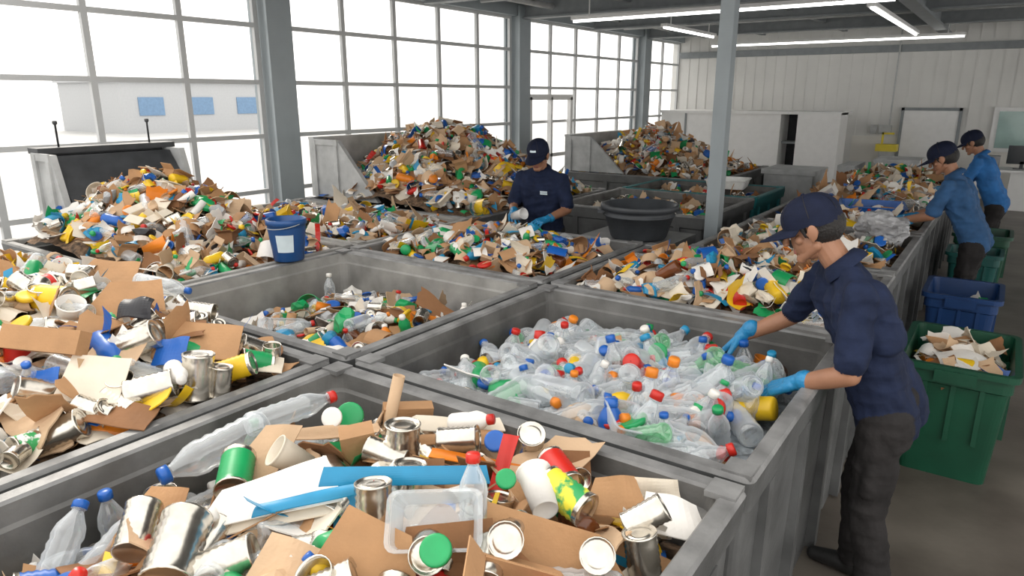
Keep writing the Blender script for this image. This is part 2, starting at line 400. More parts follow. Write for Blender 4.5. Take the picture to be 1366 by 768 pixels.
def quad(c,cs,tau,col,th=.004,bend=.02,k=.0022,m2=None):
    c=np.array(c,float); Rr=np.array((.819,.574,0)); U=np.array((-.574*math.cos(tau),.819*math.cos(tau),math.sin(tau))); Nn=np.cross(Rr,U)
    C=[c+Rr*x*k+U*y*k for x,y in cs]; o=rnd.random()*20
    def fn(u,v):
        p=(C[0]*(1-u)+C[1]*u)*(1-v)+(C[3]*(1-u)+C[2]*u)*v
        return tuple(p+Nn*bend*(math.sin(u*3.1+o)+.5*math.sin(v*4+o*2)+.4*math.sin(u*7+v*3+o)))
    return paint(grid_sheet(10,8,fn,th,m2=m2),col)

# ---------------------------------------------------------------- bins
def sorting_bin(x0,x1,y0,y1,z=1.0,inner_z=0.25,w=0.062,mats=None,ribs=True,name='sorting_bin'):
    A=Acc()
    a=(x0+.03,x1-.03,y0+.03,y1-.03)
    rings=[(x0+.05,x1-.05,y0+.05,y1-.05,0.0,.04),(*a,z-.13,.04),(x0+.008,x1-.008,y0+.008,y1-.008,z-.12,.035),(x0,x1,y0,y1,z-.015,.03),(x0+.008,x1-.008,y0+.008,y1-.008,z,.03),
      (x0+w-.008,x1-w+.008,y0+w-.008,y1-w+.008,z,.05),(x0+w,x1-w,y0+w,y1-w,z-.01,.05),(x0+w+.008,x1-w-.008,y0+w+.008,y1-w-.008,z-.07,.055),(x0+w+.022,x1-w-.022,y0+w+.022,y1-w-.022,z-.08,.06),(x0+w+.05,x1-w-.05,y0+w+.05,y1-w-.05,inner_z,.08)]
    A.add(loft(rings,[0,0,0,1,1,1,2,2,2],k=5))
    for cx in (x0+.055,x1-.055):
        for cy in (y0+.055,y1-.055): A.add(box(cx-.045,cx+.045,cy-.045,cy+.045,z-.01,z+.008,1))
    if ribs:
        n=max(2,int((y1-y0)/0.4))
        for i in range(n):
            yy=y0+(y1-y0)*(i+.5)/n
            A.add(box(x1-.05,x1-.004,yy-.03,yy+.03,.02,z-.12,0)); A.add(box(x0+.004,x0+.05,yy-.03,yy+.03,.02,z-.12,0))
        n=max(2,int((x1-x0)/0.45))
        for i in range(n):
            xx=x0+(x1-x0)*(i+.5)/n
            A.add(box(xx-.03,xx+.03,y0+.004,y0+.05,.02,z-.12,0)); A.add(box(xx-.03,xx+.03,y1-.05,y1-.004,.02,z-.12,0))
    return A.build(name,mats or [binM,binL,binIn])
def g(x,y,cx,cy,sx,sy): return math.exp(-((x-cx)/sx)**2-((y-cy)/sy)**2)
def nz(x,y,a=0.04,s=3.0): return a*noise.noise(Vector((x*s,y*s,3.3)))
def ss(x,a,b):
    t=min(1,max(0,(x-a)/(b-a))); return t*t*(3-2*t)

sorting_bin(-2.23,-.47,.30,1.88)
sorting_bin(-3.98,-2.27,.30,1.88)
sorting_bin(-5.75,-4.02,.30,2.08,mats=[binM,binLt,binLt])
sorting_bin(-3.98,-2.23,1.92,3.48,mats=[binM,binL,binLt])
sorting_bin(-2.19,-.47,1.92,3.48)
sorting_bin(-3.98,-2.23,3.52,5.0)
sorting_bin(-2.19,-.47,3.52,5.0)
sorting_bin(-6.45,-4.02,2.12,3.62,mats=[binM,binLt,binLt])
sorting_bin(-6.45,-4.02,3.66,5.06,mats=[binM,binLt,binLt])
sorting_bin(-6.45,-4.02,5.10,7.8)
sorting_bin(-1.9,-.47,5.04,6.6)
sorting_bin(-1.9,-.47,6.64,8.2)
sorting_bin(-1.9,-.47,8.24,9.8)
sorting_bin(-1.9,-.47,9.84,11.4)
sorting_bin(-3.95,-2.25,6.4,8.0)
sorting_bin(-3.95,-2.25,8.05,9.3,mats=[tealM,tealM,binIn])
sorting_bin(-5.6,-3.2,9.4,12.0)

q=math.radians
HN=[along('bottle',1,(-2.00,1.34,.99),(-2.06,.98,.93),CL,BL),along('bottle',0,(-2.02,1.28,1.0),(-1.93,1.60,1.02),CL,RD),
 quad((-1.80,1.20,1.02),[(-50,-50),(18,-55),(45,38),(-8,36)],q(35),KL,bend=.006),
 quad((-1.54,1.02,1.0),[(-95,-48),(95,-8),(60,58),(-72,8)],q(30),CR,bend=.006),quad((-1.53,1.03,1.02),[(-90,-42),(88,-2),(55,60),(-70,12)],q(30),WH,.003,bend=.006),
 quad((-1.86,.84,.95),[(-55,-60),(45,-50),(48,32),(-5,36)],q(45),KR,bend=.01),
 quad((-1.15,.98,1.0),[(-85,-60),(75,-60),(60,30),(-15,65)],q(50),KR,bend=.008),quad((-1.30,.90,.98),[(-60,-60),(40,-60),(40,20),(-30,40)],q(25),KL,bend=.01),
 quad((-.76,1.32,.98),[(-95,-60),(90,-60),(40,25),(-90,62)],q(55),KR,bend=.008),
 quad((-.63,1.67,.97),[(-42,-30),(48,-42),(40,15),(-25,30)],q(30),WH,.003,bend=.015),quad((-.70,1.72,.98),[(-30,-15),(40,-12),(35,18),(-25,22)],q(60),CR,.003,bend=.015),
 quad((-.78,1.62,1.0),[(-42,-25),(45,-32),(32,25),(-22,22)],q(50),KR),
 quad((-1.26,1.27,1.07),[(-110,-14),(110,-10),(105,12),(-105,10)],q(60),TE,.003,bend=.005),quad((-1.44,1.06,1.03),[(-62,-20),(62,8),(60,22),(-58,-4)],q(40),TE,.003,bend=.006),
 quad((-1.46,1.72,1.0),[(-90,-14),(85,-20),(75,10),(-60,16)],q(15),CR,bend=.01),quad((-1.38,1.66,.98),[(-70,-10),(75,-12),(65,14),(-60,10)],q(20),KR,bend=.01),
 quad((-1.72,1.42,1.01),[(-75,-22),(70,4),(60,20),(-52,2)],q(20),KL,bend=.01),
 quad((-1.2,1.55,1.03),[(-75,-5),(75,-30),(72,-18),(-70,8)],q(50),OR,.003,bend=.008),
 quad((-1.12,1.50,1.04),[(-8,-40),(10,-40),(36,40),(14,42)],q(50),RD,.004,bend=.006),
 quad((-.98,1.68,.98),[(-40,-30),(40,-30),(38,28),(-30,30)],q(60),KD,bend=.008),quad((-1.32,1.38,.98),[(-45,-30),(40,-34),(38,28),(-30,30)],q(45),KD,bend=.008),
 quad((-.95,1.52,.99),[(-55,-30),(50,-20),(45,28),(-40,30)],q(35),KR,bend=.008),
 quad((-1.0,1.15,.99),[(-60,-30),(55,-30),(50,40),(-50,30)],q(60),KD,bend=.008),
 along('can',1,(-2.06,.98,.74),(-2.05,.97,.95),ME,s=1.35),along('can',0,(-1.46,1.46,.92),(-1.46,1.47,1.05),ME,s=1.55),along('can',0,(-1.24,1.13,.96),(-1.26,1.15,1.1),ME,s=1.35),
 along('can',1,(-1.52,.70,.96),(-1.66,.86,1.03),ME,s=1.75),along('can',0,(-.60,1.46,.90),(-.62,1.46,1.0),ME,s=1.2),along('can',0,(-1.02,1.66,1.02),(-.92,1.60,1.0),RD,s=1.25),
 along('can',0,(-.93,1.50,1.05),(-.74,1.47,1.01),PR,s=1.35),along('can',0,(-.68,1.50,1.0),(-.60,1.56,1.06),ME,s=1.05),along('can',0,(-1.72,1.02,.98),(-1.85,1.14,1.02),GR,s=1.4),
 along('can',0,(-1.15,1.74,.96),(-1.1,1.68,1.08),ME,s=1.2),along('can',2,(-1.30,1.32,.96),(-1.30,1.34,1.08),ME,s=1.3),along('can',0,(-1.40,1.58,1.0),(-1.28,1.64,1.02),ME,s=1.2),
 along('can',0,(-.92,1.28,1.0),(-.86,1.20,1.06),ME,s=1.2),along('can',0,(-1.72,.72,.95),(-1.80,.80,1.0),ME,s=1.3),along('can',0,(-.70,1.38,.98),(-.66,1.30,1.04),ME,s=1.15),
 along('cup',1,(-.87,1.40,1.03),(-1.0,1.52,1.08),WH,s=1.1),along('cup',0,(-1.62,1.22,1.0),(-1.66,1.16,1.06),CR,s=1.2),
 txf(paint(t_tray(.21,.13,.07),CL),axis_R((.35,-.6,.72),.6),(-1.05,1.17,1.04),1.05),
 along('bottle',0,(-.99,1.24,.93),(-1.02,1.28,1.21),CL,RD),
 along('bottle',0,(-2.06,.84,.66),(-2.07,.82,.96),CL,BL),along('bottle',0,(-1.90,.64,.82),(-1.95,.88,.92),CL,BL),along('bottle',1,(-1.94,.57,.80),(-2.01,.68,.90),CL,BL,s=1.3),
 along('bottle',2,(-2.00,1.16,.80),(-1.98,.88,.82),CL,BL),along('bottle',0,(-2.06,1.30,.72),(-2.06,1.34,.99),CG,GR),along('bottle',1,(-1.9,1.5,.88),(-2.05,1.2,.86),CL,WH),
 along('bottle',0,(-1.98,.80,.80),(-2.08,.60,.82),CL,WH),along('jug',0,(-2.06,1.12,.74),(-2.02,1.0,.86),CL,WH),along('bottle',0,(-2.02,1.45,.80),(-2.08,1.15,.80),CL,WH),
 along('lid',1,(-1.75,1.51,1.02),(-1.68,1.40,1.10),GR,s=1.1),along('lid',1,(-1.76,1.44,1.04),(-1.71,1.34,1.10),WH,s=.8),along('lid',0,(-.95,1.05,1.08),(-.9,.95,1.2),GR,s=1.2),
 along('lid',0,(-1.2,1.62,1.04),(-1.1,1.5,1.2),BL,s=1.1),along('lid',0,(-1.0,1.40,1.08),(-.95,1.3,1.2),GR,s=.9),
 along('tube',1,(-1.68,1.62,.95),(-1.66,1.66,1.12),KL,s=1.0),along('jug',1,(-1.45,1.70,1.0),(-1.3,1.75,1.04),WH,RD),along('jug',1,(-1.68,.78,.97),(-1.6,.9,1.02),RD,WH),
 txf(paint(box(-.055,.055,-.04,.04,0,.16),KR),rotm(.1,-.1,.9),(-1.60,1.42,.90)),txf(paint(box(-.09,.09,-.025,.025,0,.05),YE),rotm(.2,.1,.9),(-1.66,1.70,.97)),
 txf(paint(t_box(.2,.15,.11,rnd=rnd),KR),rotm(.2,.3,.6),(-.80,1.13,.90))]
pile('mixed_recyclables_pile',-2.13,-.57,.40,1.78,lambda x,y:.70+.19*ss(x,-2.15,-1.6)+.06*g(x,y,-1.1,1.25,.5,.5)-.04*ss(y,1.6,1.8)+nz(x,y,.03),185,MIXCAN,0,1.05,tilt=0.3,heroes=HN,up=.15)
HL=[along('can',0,(-2.80,1.24,1.12),(-2.70,1.34,1.18),ME,s=1.6),along('can',0,(-2.42,1.34,.98),(-2.42,1.36,1.12),ME,s=1.6),along('can',0,(-2.50,1.12,1.05),(-2.43,1.22,1.07),ME,s=1.5),
 along('can',0,(-2.37,1.40,.98),(-2.36,1.42,1.1),ME,s=1.1),along('can',0,(-2.46,1.46,1.03),(-2.36,1.56,1.07),YE,s=1.3),along('can',1,(-2.45,1.70,.98),(-2.43,1.70,1.1),ME,s=1.0),
 along('can',0,(-2.52,.82,.98),(-2.46,.90,1.02),ME,s=1.4),along('can',0,(-3.44,1.22,1.24),(-3.24,1.30,1.24),YE,s=1.7),along('can',0,(-2.62,1.02,1.0),(-2.56,.92,1.02),ME,s=1.4),
 along('can',0,(-2.9,1.5,1.13),(-2.8,1.6,1.15),ME,s=1.3),
 txf(paint(box(-.17,.17,-.03,.03,-.045,.045),PR),rotm(-.5,.02,.42),(-2.86,1.02,1.22)),
 quad((-2.60,1.06,1.12),[(-50,-45),(55,-48),(50,38),(-50,42)],q(35),CR,bend=.006),quad((-2.74,1.2,1.14),[(-60,-30),(50,-30),(55,35),(-40,30)],q(30),KL,.004,bend=.008),
 quad((-3.1,1.45,1.24),[(-65,-40),(65,-20),(45,35),(-35,30)],q(45),KR,bend=.006,k=.0029),quad((-2.92,1.40,1.24),[(-30,-15),(30,-20),(25,15),(-25,18)],q(40),BK,.006,k=.0027),
 quad((-2.65,1.5,1.12),[(-65,-30),(65,-35),(60,25),(-45,40)],q(30),KR,bend=.006,k=.0029),quad((-2.62,1.36,1.12),[(-30,-25),(35,-30),(30,30),(-25,28)],q(35),BL,bend=.01),
 quad((-2.45,1.62,1.03),[(-50,-20),(60,-30),(50,20),(-40,25)],q(20),CR,bend=.01),quad((-3.5,1.55,1.28),[(-60,-30),(60,-40),(55,20),(-30,35)],q(30),KR,bend=.01,k=.003),
 quad((-2.40,1.05,1.03),[(-60,-20),(50,-35),(50,20),(-40,30)],q(20),KD,bend=.01),quad((-2.95,.75,1.1),[(-60,-40),(50,-35),(50,30),(-40,35)],q(30),KR,bend=.01),
 quad((-2.75,.95,1.1),[(-25,-25),(30,-20),(25,25),(-25,20)],q(45),BL,.006,bend=.01),along('jug',1,(-2.5,1.30,1.1),(-2.35,1.25,1.1),WH,WH),
 along('bottle',2,(-3.3,1.6,1.26),(-3.05,1.72,1.22),CL,BL)]
pile('cans_and_cardboard_pile',-3.88,-2.37,.40,1.78,lambda x,y:.93+.29*g(x,y,-3.5,1.2,.85,.85)+nz(x,y),180,MIXCAN,0,1.05,tilt=0.32,heroes=HL)
pile('paper_and_bottle_pile',-5.65,-4.1,.4,2.0,lambda x,y:.96+.14*g(x,y,-4.8,1.3,.8,.8)+nz(x,y),150,MIX,1,1.05)
HB=[along('bottle',0,(-3.72,3.1,.64),(-3.74,3.12,.92),CL,WH),quad((-3.1,2.75,.80),[(-50,-20),(50,-30),(40,25),(-30,20)],q(30),WH,.003),quad((-3.3,3.0,.78),[(-40,-20),(50,-20),(45,25),(-30,20)],q(30),WH,.003,k=.003),
 quad((-2.9,2.9,.80),[(-40,-20),(45,-20),(40,25),(-30,25)],q(40),KD,k=.003),along('jug',1,(-2.6,3.2,.74),(-2.6,3.2,.88),WH,WH)]
pile('loose_bottles_and_scraps_pile',-3.86,-2.35,2.04,3.36,lambda x,y:.66+.16*g(x,y,-2.8,2.7,.8,.8)+nz(x,y),150,MIXLOW,0,0.95,tilt=0.35,heroes=HB)
HP=[along('bottle',0,(-1.02,3.0,.74),(-1.03,3.02,1.01),CL,BL,s=1.15),along('bottle',1,(-.93,3.0,.72),(-.93,3.0,.96),CL,BL),along('jug',1,(-.95,2.47,.92),(-.85,2.55,.91),OR,BK,s=1.2),along('jug',1,(-.76,2.62,.89),(-.66,2.72,.88),YE,BK,s=.9),
 along('bottle',2,(-1.35,3.0,.90),(-1.15,2.9,.90),TE,BL,s=1.0),along('jug',0,(-1.65,3.05,.86),(-1.48,2.98,.86),YE,WH),along('jug',0,(-1.55,2.85,.88),(-1.35,2.8,.90),WH,RD,s=1.1),
 along('bottle',2,(-.80,2.35,.88),(-.78,2.68,.94),CL,WH,s=1.2),along('bottle',2,(-1.3,2.4,.90),(-1.2,2.68,.92),CL,BL,s=1.3),along('bottle',2,(-.72,2.8,.80),(-.7,2.86,.97),CL,WH,s=.9),
 along('bottle',2,(-1.5,2.7,.90),(-1.25,2.85,.92),CL,RD,s=1.2),along('bottle',2,(-1.75,2.8,.87),(-1.5,2.95,.89),CL,BL,s=1.2),along('bottle',2,(-1.0,2.25,.88),(-1.15,2.5,.90),CL,GR,s=1.15),
 along('bottle',2,(-1.7,2.35,.82),(-1.6,2.6,.86),CL,BL,s=1.15),along('bottle',2,(-1.9,2.9,.82),(-1.72,3.1,.86),CL,BL,s=1.15),along('bottle',0,(-1.4,2.25,.85),(-1.6,2.4,.88),CL,BL,s=1.25),
 quad((-1.5,2.95,.90),[(-30,-15),(30,-20),(28,18),(-25,20)],q(30),KR,k=.003),along('lid',1,(-1.02,2.62,.95),(-1.0,2.5,1.0),BL),along('lid',1,(-1.2,2.9,.95),(-1.15,2.8,1.0),GR)]
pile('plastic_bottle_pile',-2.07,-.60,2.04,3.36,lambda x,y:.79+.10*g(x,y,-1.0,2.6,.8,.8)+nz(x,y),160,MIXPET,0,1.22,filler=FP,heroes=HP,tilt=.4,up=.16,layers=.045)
pile('cardboard_scrap_pile',-3.88,-2.33,3.62,4.90,lambda x,y:.93+.12*g(x,y,-3.1,4.2,.6,.6)+nz(x,y),220,MIX,1,.92)
pile('coloured_scrap_pile',-2.09,-.57,3.62,4.90,lambda x,y:.93+.17*g(x,y,-1.3,4.2,.6,.6)+nz(x,y),220,MIX,1,.9)
pile('hopper_scrap_pile',-6.3,-4.1,2.2,3.54,lambda x,y:.92+.50*g(x,y,-5.6,2.95,1.0,.75)+nz(x,y,.06),230,MIX,1,.98,tilt=.45)
pile('low_scrap_pile',-6.3,-4.1,3.74,4.98,lambda x,y:.92+.10*g(x,y,-5,4.3,1.0,.6)+nz(x,y),190,MIX,2,.95)
pile('hopper_scrap_pile',-6.3,-4.05,5.2,7.6,lambda x,y:.92+.84*g(x,y,-5.4,6.4,1.25,1.0)+nz(x,y,.06),250,MIX,1,1.0,tilt=.45)
pile('hopper_scrap_pile',-5.5,-3.3,9.5,11.9,lambda x,y:.9+.66*g(x,y,-4.6,10.6,1.0,.95)+nz(x,y,.06),210,MIX,2,1.05,tilt=.45)
MIXF=dict(MIX); MIXF.update(paper=18,tri=20)
pile('coloured_scrap_pile',-1.80,-.57,5.14,6.50,lambda x,y:.94+.05*g(x,y,-1.2,5.8,.6,.6)+nz(x,y),190,MIXF,2,.95)
pile('coloured_scrap_pile',-1.80,-.57,6.74,8.10,lambda x,y:.94+.06*g(x,y,-1.2,7.4,.6,.6)+nz(x,y),190,MIXF,2,.95)
pile('coloured_scrap_pile',-1.80,-.57,8.34,9.70,lambda x,y:.95+.15*g(x,y,-1.2,9.0,.6,.6)+nz(x,y),180,MIXF,2,.95)
pile('coloured_scrap_pile',-1.80,-.57,9.94,11.30,lambda x,y:.95+.2*g(x,y,-1.2,10.6,.6,.6)+nz(x,y),160,MIXF,2,.95)
pile('coloured_scrap_pile',-3.83,-2.37,6.52,7.88,lambda x,y:.86+nz(x,y),140,MIXF,2,.9)
pile('coloured_scrap_pile',-3.83,-2.37,8.17,9.18,lambda x,y:.85+nz(x,y),130,MIXF,2,.9)

def hopper(X0,y0,y1,zt=1.65,top=.45,end=1.05,dark=False):
    A=Acc(); zb=1.01
    side=[(X0,zb),(X0,zt),(X0+top,zt),(X0+end,zb)]
    A.add(prism(side,'y',y0,y0+.05,0)); A.add(prism(side,'y',y1-.05,y1,0))
    A.add(box(X0-.05,X0,y0,y1,zb,zt,0)); A.add(box(X0,X0+.02,y0+.05,y1-.05,zb,zt,1 if dark else 0))
    if dark:
        A.add(box(X0-.08,X0+.10,y0+.0,y1+.03,zt,zt+.045,1)); A.add(prism([(X0+.02,zt-.02),(X0+.02,zt-.4),(X0+.45,zb+.25),(X0+.16,zt-.02)],'y',y0+.06,y1-.06,1))
        for yy in (y0+.2,y1-.15): A.add(txf(revolve([(.008,0),(.008,.18),(.018,.19),(.018,.21),(.004,.215)],10,[1]*4),None,(X0,yy,zt+.04)))
    else: A.add(box(X0-.06,X0+.03,y0,y1,zt,zt+.03,0))
    A.add(box(X0,X0+top,y0-.015,y0,zt-.05,zt+.01,0)); A.add(box(X0+.02,X0+.07,y0-.02,y0,zb,zt,0)); A.add(box(X0+top-.05,X0+top,y0-.02,y0,zb,zt-.05,0))
    return A.build('waste_hopper',[hopM,hopD])
hopper(-6.42,2.45,3.56,1.66,.3,.5,True); hopper(-6.42,5.25,7.2,1.64,.42,1.0); hopper(-5.55,9.42,11.2,1.52,.4,.95)

# ---------------------------------------------------------------- room
def B(name,parts,mats): 
    A=Acc()
    for p in parts: A.add(p)
    return A.build(name,mats)
B('floor',[box(-7.5,7,-5,18.2,-.12,0)],[floorM])
gm=mat('outdoor_pavement',(0.48,0.48,0.47),0.9,vary=0.08,scale=.5)
B('ground',[box(-90,-7.5,-40,60,-.2,-.06)],[gm])
parts=[box(-7.5,7,18,18.2,0,3.7,0)]
x=-7.3
while x<6.9: parts.append(box(x,x+.025,17.985,18.0,1.25,3.7,0)); x+=.24
parts.append(box(-7.3,7,17.93,18.0,3.05,3.2,1)); 
parts.append(box(-3.0,7,17.97,18.0,0,1.25,2))
B('wall_far',parts,[wallM,beamM,wallW])
cols=[-4.7,.4,5.5,10.6,15.7]
for y in cols:
    B('wall_column',[box(-7.48,-7.44,y-.17,y+.17,0,3.6,0),box(-7.18,-7.14,y-.17,y+.17,0,3.6,0),box(-7.44,-7.18,y-.13,y+.13,0,3.6,0)],[steel])
B('trim_1',[box(-7.5,-7.2,-5,18,0,.3,0)],[wallM])
B('trim_2',[box(-7.5,-7.2,-5,18,3.44,3.75,0)],[steel])
hz=[.3,1.0,1.65,2.27,2.9,3.42]
for i in range(5):
    ya=cols[i]+.17; yb=(cols[i+1]-.17) if i<4 else 18
    nn=5 if i<4 else 2
    parts=[]
    for z in hz: parts.append(box(-7.36,-7.312,ya,yb,z-.025,z+.025,0))
    for k in range(nn+1):
        y=ya+(yb-ya)*k/nn; y=min(max(y,ya+.025),yb-.025); parts.append(box(-7.36,-7.31,y-.03,y+.03,.3,3.44,0))
    B('window_%d'%(i+1),parts,[frameW])
parts=[box(-7.28,-7.2,10.85,10.93,0,2.1,0),box(-7.28,-7.2,12.3,12.38,0,2.1,0),box(-7.28,-7.2,10.85,12.38,2.05,2.15,0),box(-7.28,-7.2,11.58,11.64,0,2.1,0),box(-7.28,-7.2,10.85,12.38,1.0,1.06,0)]
B('door_1',parts,[whiteM])
parts=[box(-7.5,7,3.0,18.2,3.72,3.8,0)]
y=3.1
while y<18: parts.append(box(-7.4,7,y,y+.06,3.69,3.72,0)); y+=.2
B('ceiling',parts,[ceilM])
for i,y in enumerate([5.5,8.1,10.6,13.1,15.7]):
    B('roof_beam',[box(-7.15,7,y-.09,y+.09,3.66,3.69,0),box(-7.15,7,y-.012,y+.012,3.42,3.66,0),box(-7.15,7,y-.09,y+.09,3.39,3.42,0)],[beamM])
for xx in (-5.2,-3.4,.6):
    B('roof_purlin',[box(xx-.05,xx+.05,3.1,17.9,3.52,3.68,0)],[beamM])
B('roof_girder',[box(-1.5,-1.3,3.1,17.9,3.66,3.7,0),box(-1.42,-1.38,3.1,17.9,3.38,3.66,0),box(-1.5,-1.3,3.1,17.9,3.34,3.38,0)],[beamM])
B('ceiling_pipe',[txf(revolve([(.03,0),(.03,13)],12,[0]),axis_R((1,0,0)),(-7.1,9.3,3.55)),txf(revolve([(.022,0),(.022,13)],12,[0]),axis_R((1,0,0)),(-7.1,14.3,3.5)),txf(revolve([(.05,0),(.05,14)],12,[0]),axis_R((0,1,0)),(-6.6,3.8,3.56))],[hopM])
def tube_light(x0,x1,y0,y1,z):
    A=Acc(); 
    if x1-x0>y1-y0:
        A.add(box(x0,x1,y0-.06,y0+.06,z,z+.05,0)); A.add(txf(revolve([(.018,0),(.018,x1-x0-.04)],10,[1]),axis_R((1,0,0)),(x0+.02,y0,z-.02)))
        for xx in (x0+.3,x1-.3): A.add(box(xx-.008,xx+.008,y0-.008,y0+.008,z+.05,3.7,0))
    else:
        A.add(box(x0-.06,x0+.06,y0,y1,z,z+.05,0)); A.add(txf(revolve([(.018,0),(.018,y1-y0-.04)],10,[1]),axis_R((0,1,0)),(x0,y0+.02,z-.02)))
        for yy in (y0+.3,y1-.3): A.add(box(x0-.008,x0+.008,yy-.008,yy+.008,z+.05,3.7,0))
    A.build('fluorescent_light',[whiteM,tubeM])
tube_light(-6.0,-1.4,10.25,10.25,3.28); tube_light(-6.0,-1.0,16.6,16.6,3.25); tube_light(-1.8,-1.8,11.0,16.2,3.28); tube_light(-5.2,-5.2,12,14.5,3.28)
B('steel_column',[box(-2.13,-2.01,6.05,6.17,0,3.7,0),box(-2.18,-1.96,6.0,6.22,0,.02,0)],[steel])
B('storage_cabin',[box(-7.0,-4.3,16.3,16.4,0,1.78,0),box(-3.8,-2.95,16.1,16.9,0,1.78,0),box(-7.0,-2.95,16.2,17.4,1.74,1.8,0),box(-4.3,-4.2,16.3,17.4,0,1.78,0),box(-4.25,-3.8,17.0,17.1,0,1.75,1),
   box(-5.7,-5.66,16.28,16.3,0,1.78,2),box(-6.4,-6.36,16.28,16.3,0,1.78,2),box(-4.2,-3.8,16.5,16.9,.55,.6,2),box(-4.2,-3.8,16.5,16.9,1.1,1.15,2)],[whiteM,darkM,beamM])
B('door_2',[box(-2.0,-.97,17.9,17.97,0,1.82,0),box(-2.06,-2.0,17.88,17.97,0,1.88,1),box(-.97,-.91,17.88,17.97,0,1.88,1),box(-2.06,-.91,17.88,17.97,1.82,1.88,1),box(-1.12,-1.04,17.86,17.9,.9,.93,1)],[whiteM,beamM])
B('window_lab',[box(-.36,1.6,17.9,17.96,1.0,1.9,1),box(-.26,.5,17.88,17.9,1.08,1.82,0),box(.6,1.5,17.88,17.9,1.08,1.82,0)],[labG,whiteM])
B('electrical_conduit',[box(-2.27,-2.24,17.86,17.90,1.5,3.5,0),box(-2.62,-2.5,17.84,17.9,1.3,1.5,0),box(-2.45,-2.2,17.84,17.9,1.3,1.5,0)],[hopM])
B('safety_wash_station',[box(-2.35,-2.05,17.5,17.7,0,.95,1),box(-2.42,-2.0,17.45,17.75,.95,1.1,0),box(-2.34,-2.30,17.6,17.64,1.1,1.35,0),box(-2.34,-2.1,17.6,17.64,1.31,1.35,0)],[yelM,hopM])
B('office_desk',[box(-.5,1.6,16.3,17.2,.72,.76,0),box(-.45,-.4,16.35,17.15,0,.72,0),box(1.5,1.55,16.35,17.15,0,.72,0),box(.1,.5,16.4,17.1,0,.72,0)],[whiteM])
B('computer_monitor',[box(0,.5,16.8,16.84,.85,1.2,0),box(.22,.28,16.8,16.84,.76,.9,0),box(.12,.38,16.72,16.92,.76,.775,0)],[screenM])
B('printer',[box(-.4,-.1,16.5,16.9,.76,1.0,0),box(-.36,-.14,16.45,16.5,.8,.86,1)],[GYm,screenM])
B('equipment_crate',[box(-3.0,-2.3,11.0,11.8,0,1.02,0),box(-3.04,-2.26,10.96,11.84,.98,1.05,0)],[hopM])
B('machine_cabinet',[box(-2.2,-1.95,12.2,13.2,0,1.05,0),box(-1.95,-1.7,12.6,13.1,0,.6,0),box(-1.7,-1.1,12.4,13.2,0,1.12,0),box(-1.72,-1.08,12.38,13.22,1.12,1.16,0)],[hopM])
def tray(x,y,z,L,W,H,m,name,yaw=0):
    A=Acc(); A.add(loft([(-L*.45,L*.45,-W*.45,W*.45,0,.03),(-L*.5,L*.5,-W*.5,W*.5,H,.03),(-L*.53,L*.53,-W*.54,W*.54,H,.035),(-L*.53,L*.53,-W*.54,W*.54,H+.01,.035),(-L*.48,L*.48,-W*.48,W*.48,H+.01,.03),(-L*.44,L*.44,-W*.44,W*.44,.01,.02)],[0]*5))
    o=A.build(name,[m]); o.location=(x,y,z); o.rotation_euler=(0.05,0,yaw); return o
tray(-1.0,7.5,1.02,.55,.4,.08,mat('tray_blue',(0.01,0.11,0.42),.4),'blue_tray',.2)
tray(-2.9,9.0,.98,.5,.35,.1,mat('tray_white',(0.8,0.8,0.78),.5),'white_tray',.1)
V,F=ico(4); W=[]
for v in V:
    v=Vector(v); k=1+.35*noise.noise(v*1.6+Vector((4,2,0)))+.16*noise.noise(v*5)+.08*noise.noise(v*11); W.append((-.72+v.x*.2*k,6.15+v.y*.26*k,1.10+v.z*.13*k))
B('plastic_bag',[T(W,F,0,False)],[mat('bag_grey_film',(.40,.40,.41),.3,vary=.5,scale=6,bump=.5,bscale=14)])

def outside(name,x0,x1,y0,y1,h,col,gl):
    m=mat(name+'_render',col,.8,vary=.03); mw=mat(name+'_glass',gl,.4,vary=.1)
    ps=[box(x0,x1,y0,y1,-.1,h,0),box(x0-.2,x1+.2,y0-.2,y1+.2,h,h+.25,0)]
    y=y0+1
    while y<y1-2: ps.append(box(x1,x1+.06,y,y+1.6,1.0,2.1,1)); y+=3.4
    B(name,ps,[m,mw])
outside('warehouse_building',-40,-32,-8,8,2.7,(0.44,0.46,0.475),(0.20,0.28,0.38))
outside('office_building',-52,-44,22,34,3.0,(0.47,0.48,0.49),(0.16,0.27,0.42))
leaf=mat('tree_foliage',(0.38,0.44,0.40),.9,vary=.1,scale=2)
for (tx,ty,r) in [(-46,2,1.7),(-47,5.5,2.0),(-48,-3,1.8),(-50,9,1.8)]:
    V,F=ico(3); W=[]
    for v in V:
        v=Vector(v); k=1+.35*noise.noise(v*2+Vector((tx,ty,0)))+.15*noise.noise(v*6); W.append((tx+v.x*r*k,ty+v.y*r*1.3*k,3.4+v.z*r*.8*k))
    A=Acc(); A.add(T(W,F,0,True)); A.add(txf(revolve([(.25,-.2),(.18,3.2)],8,[1]),None,(tx,ty,0))); A.build('tree',[leaf,GYm])

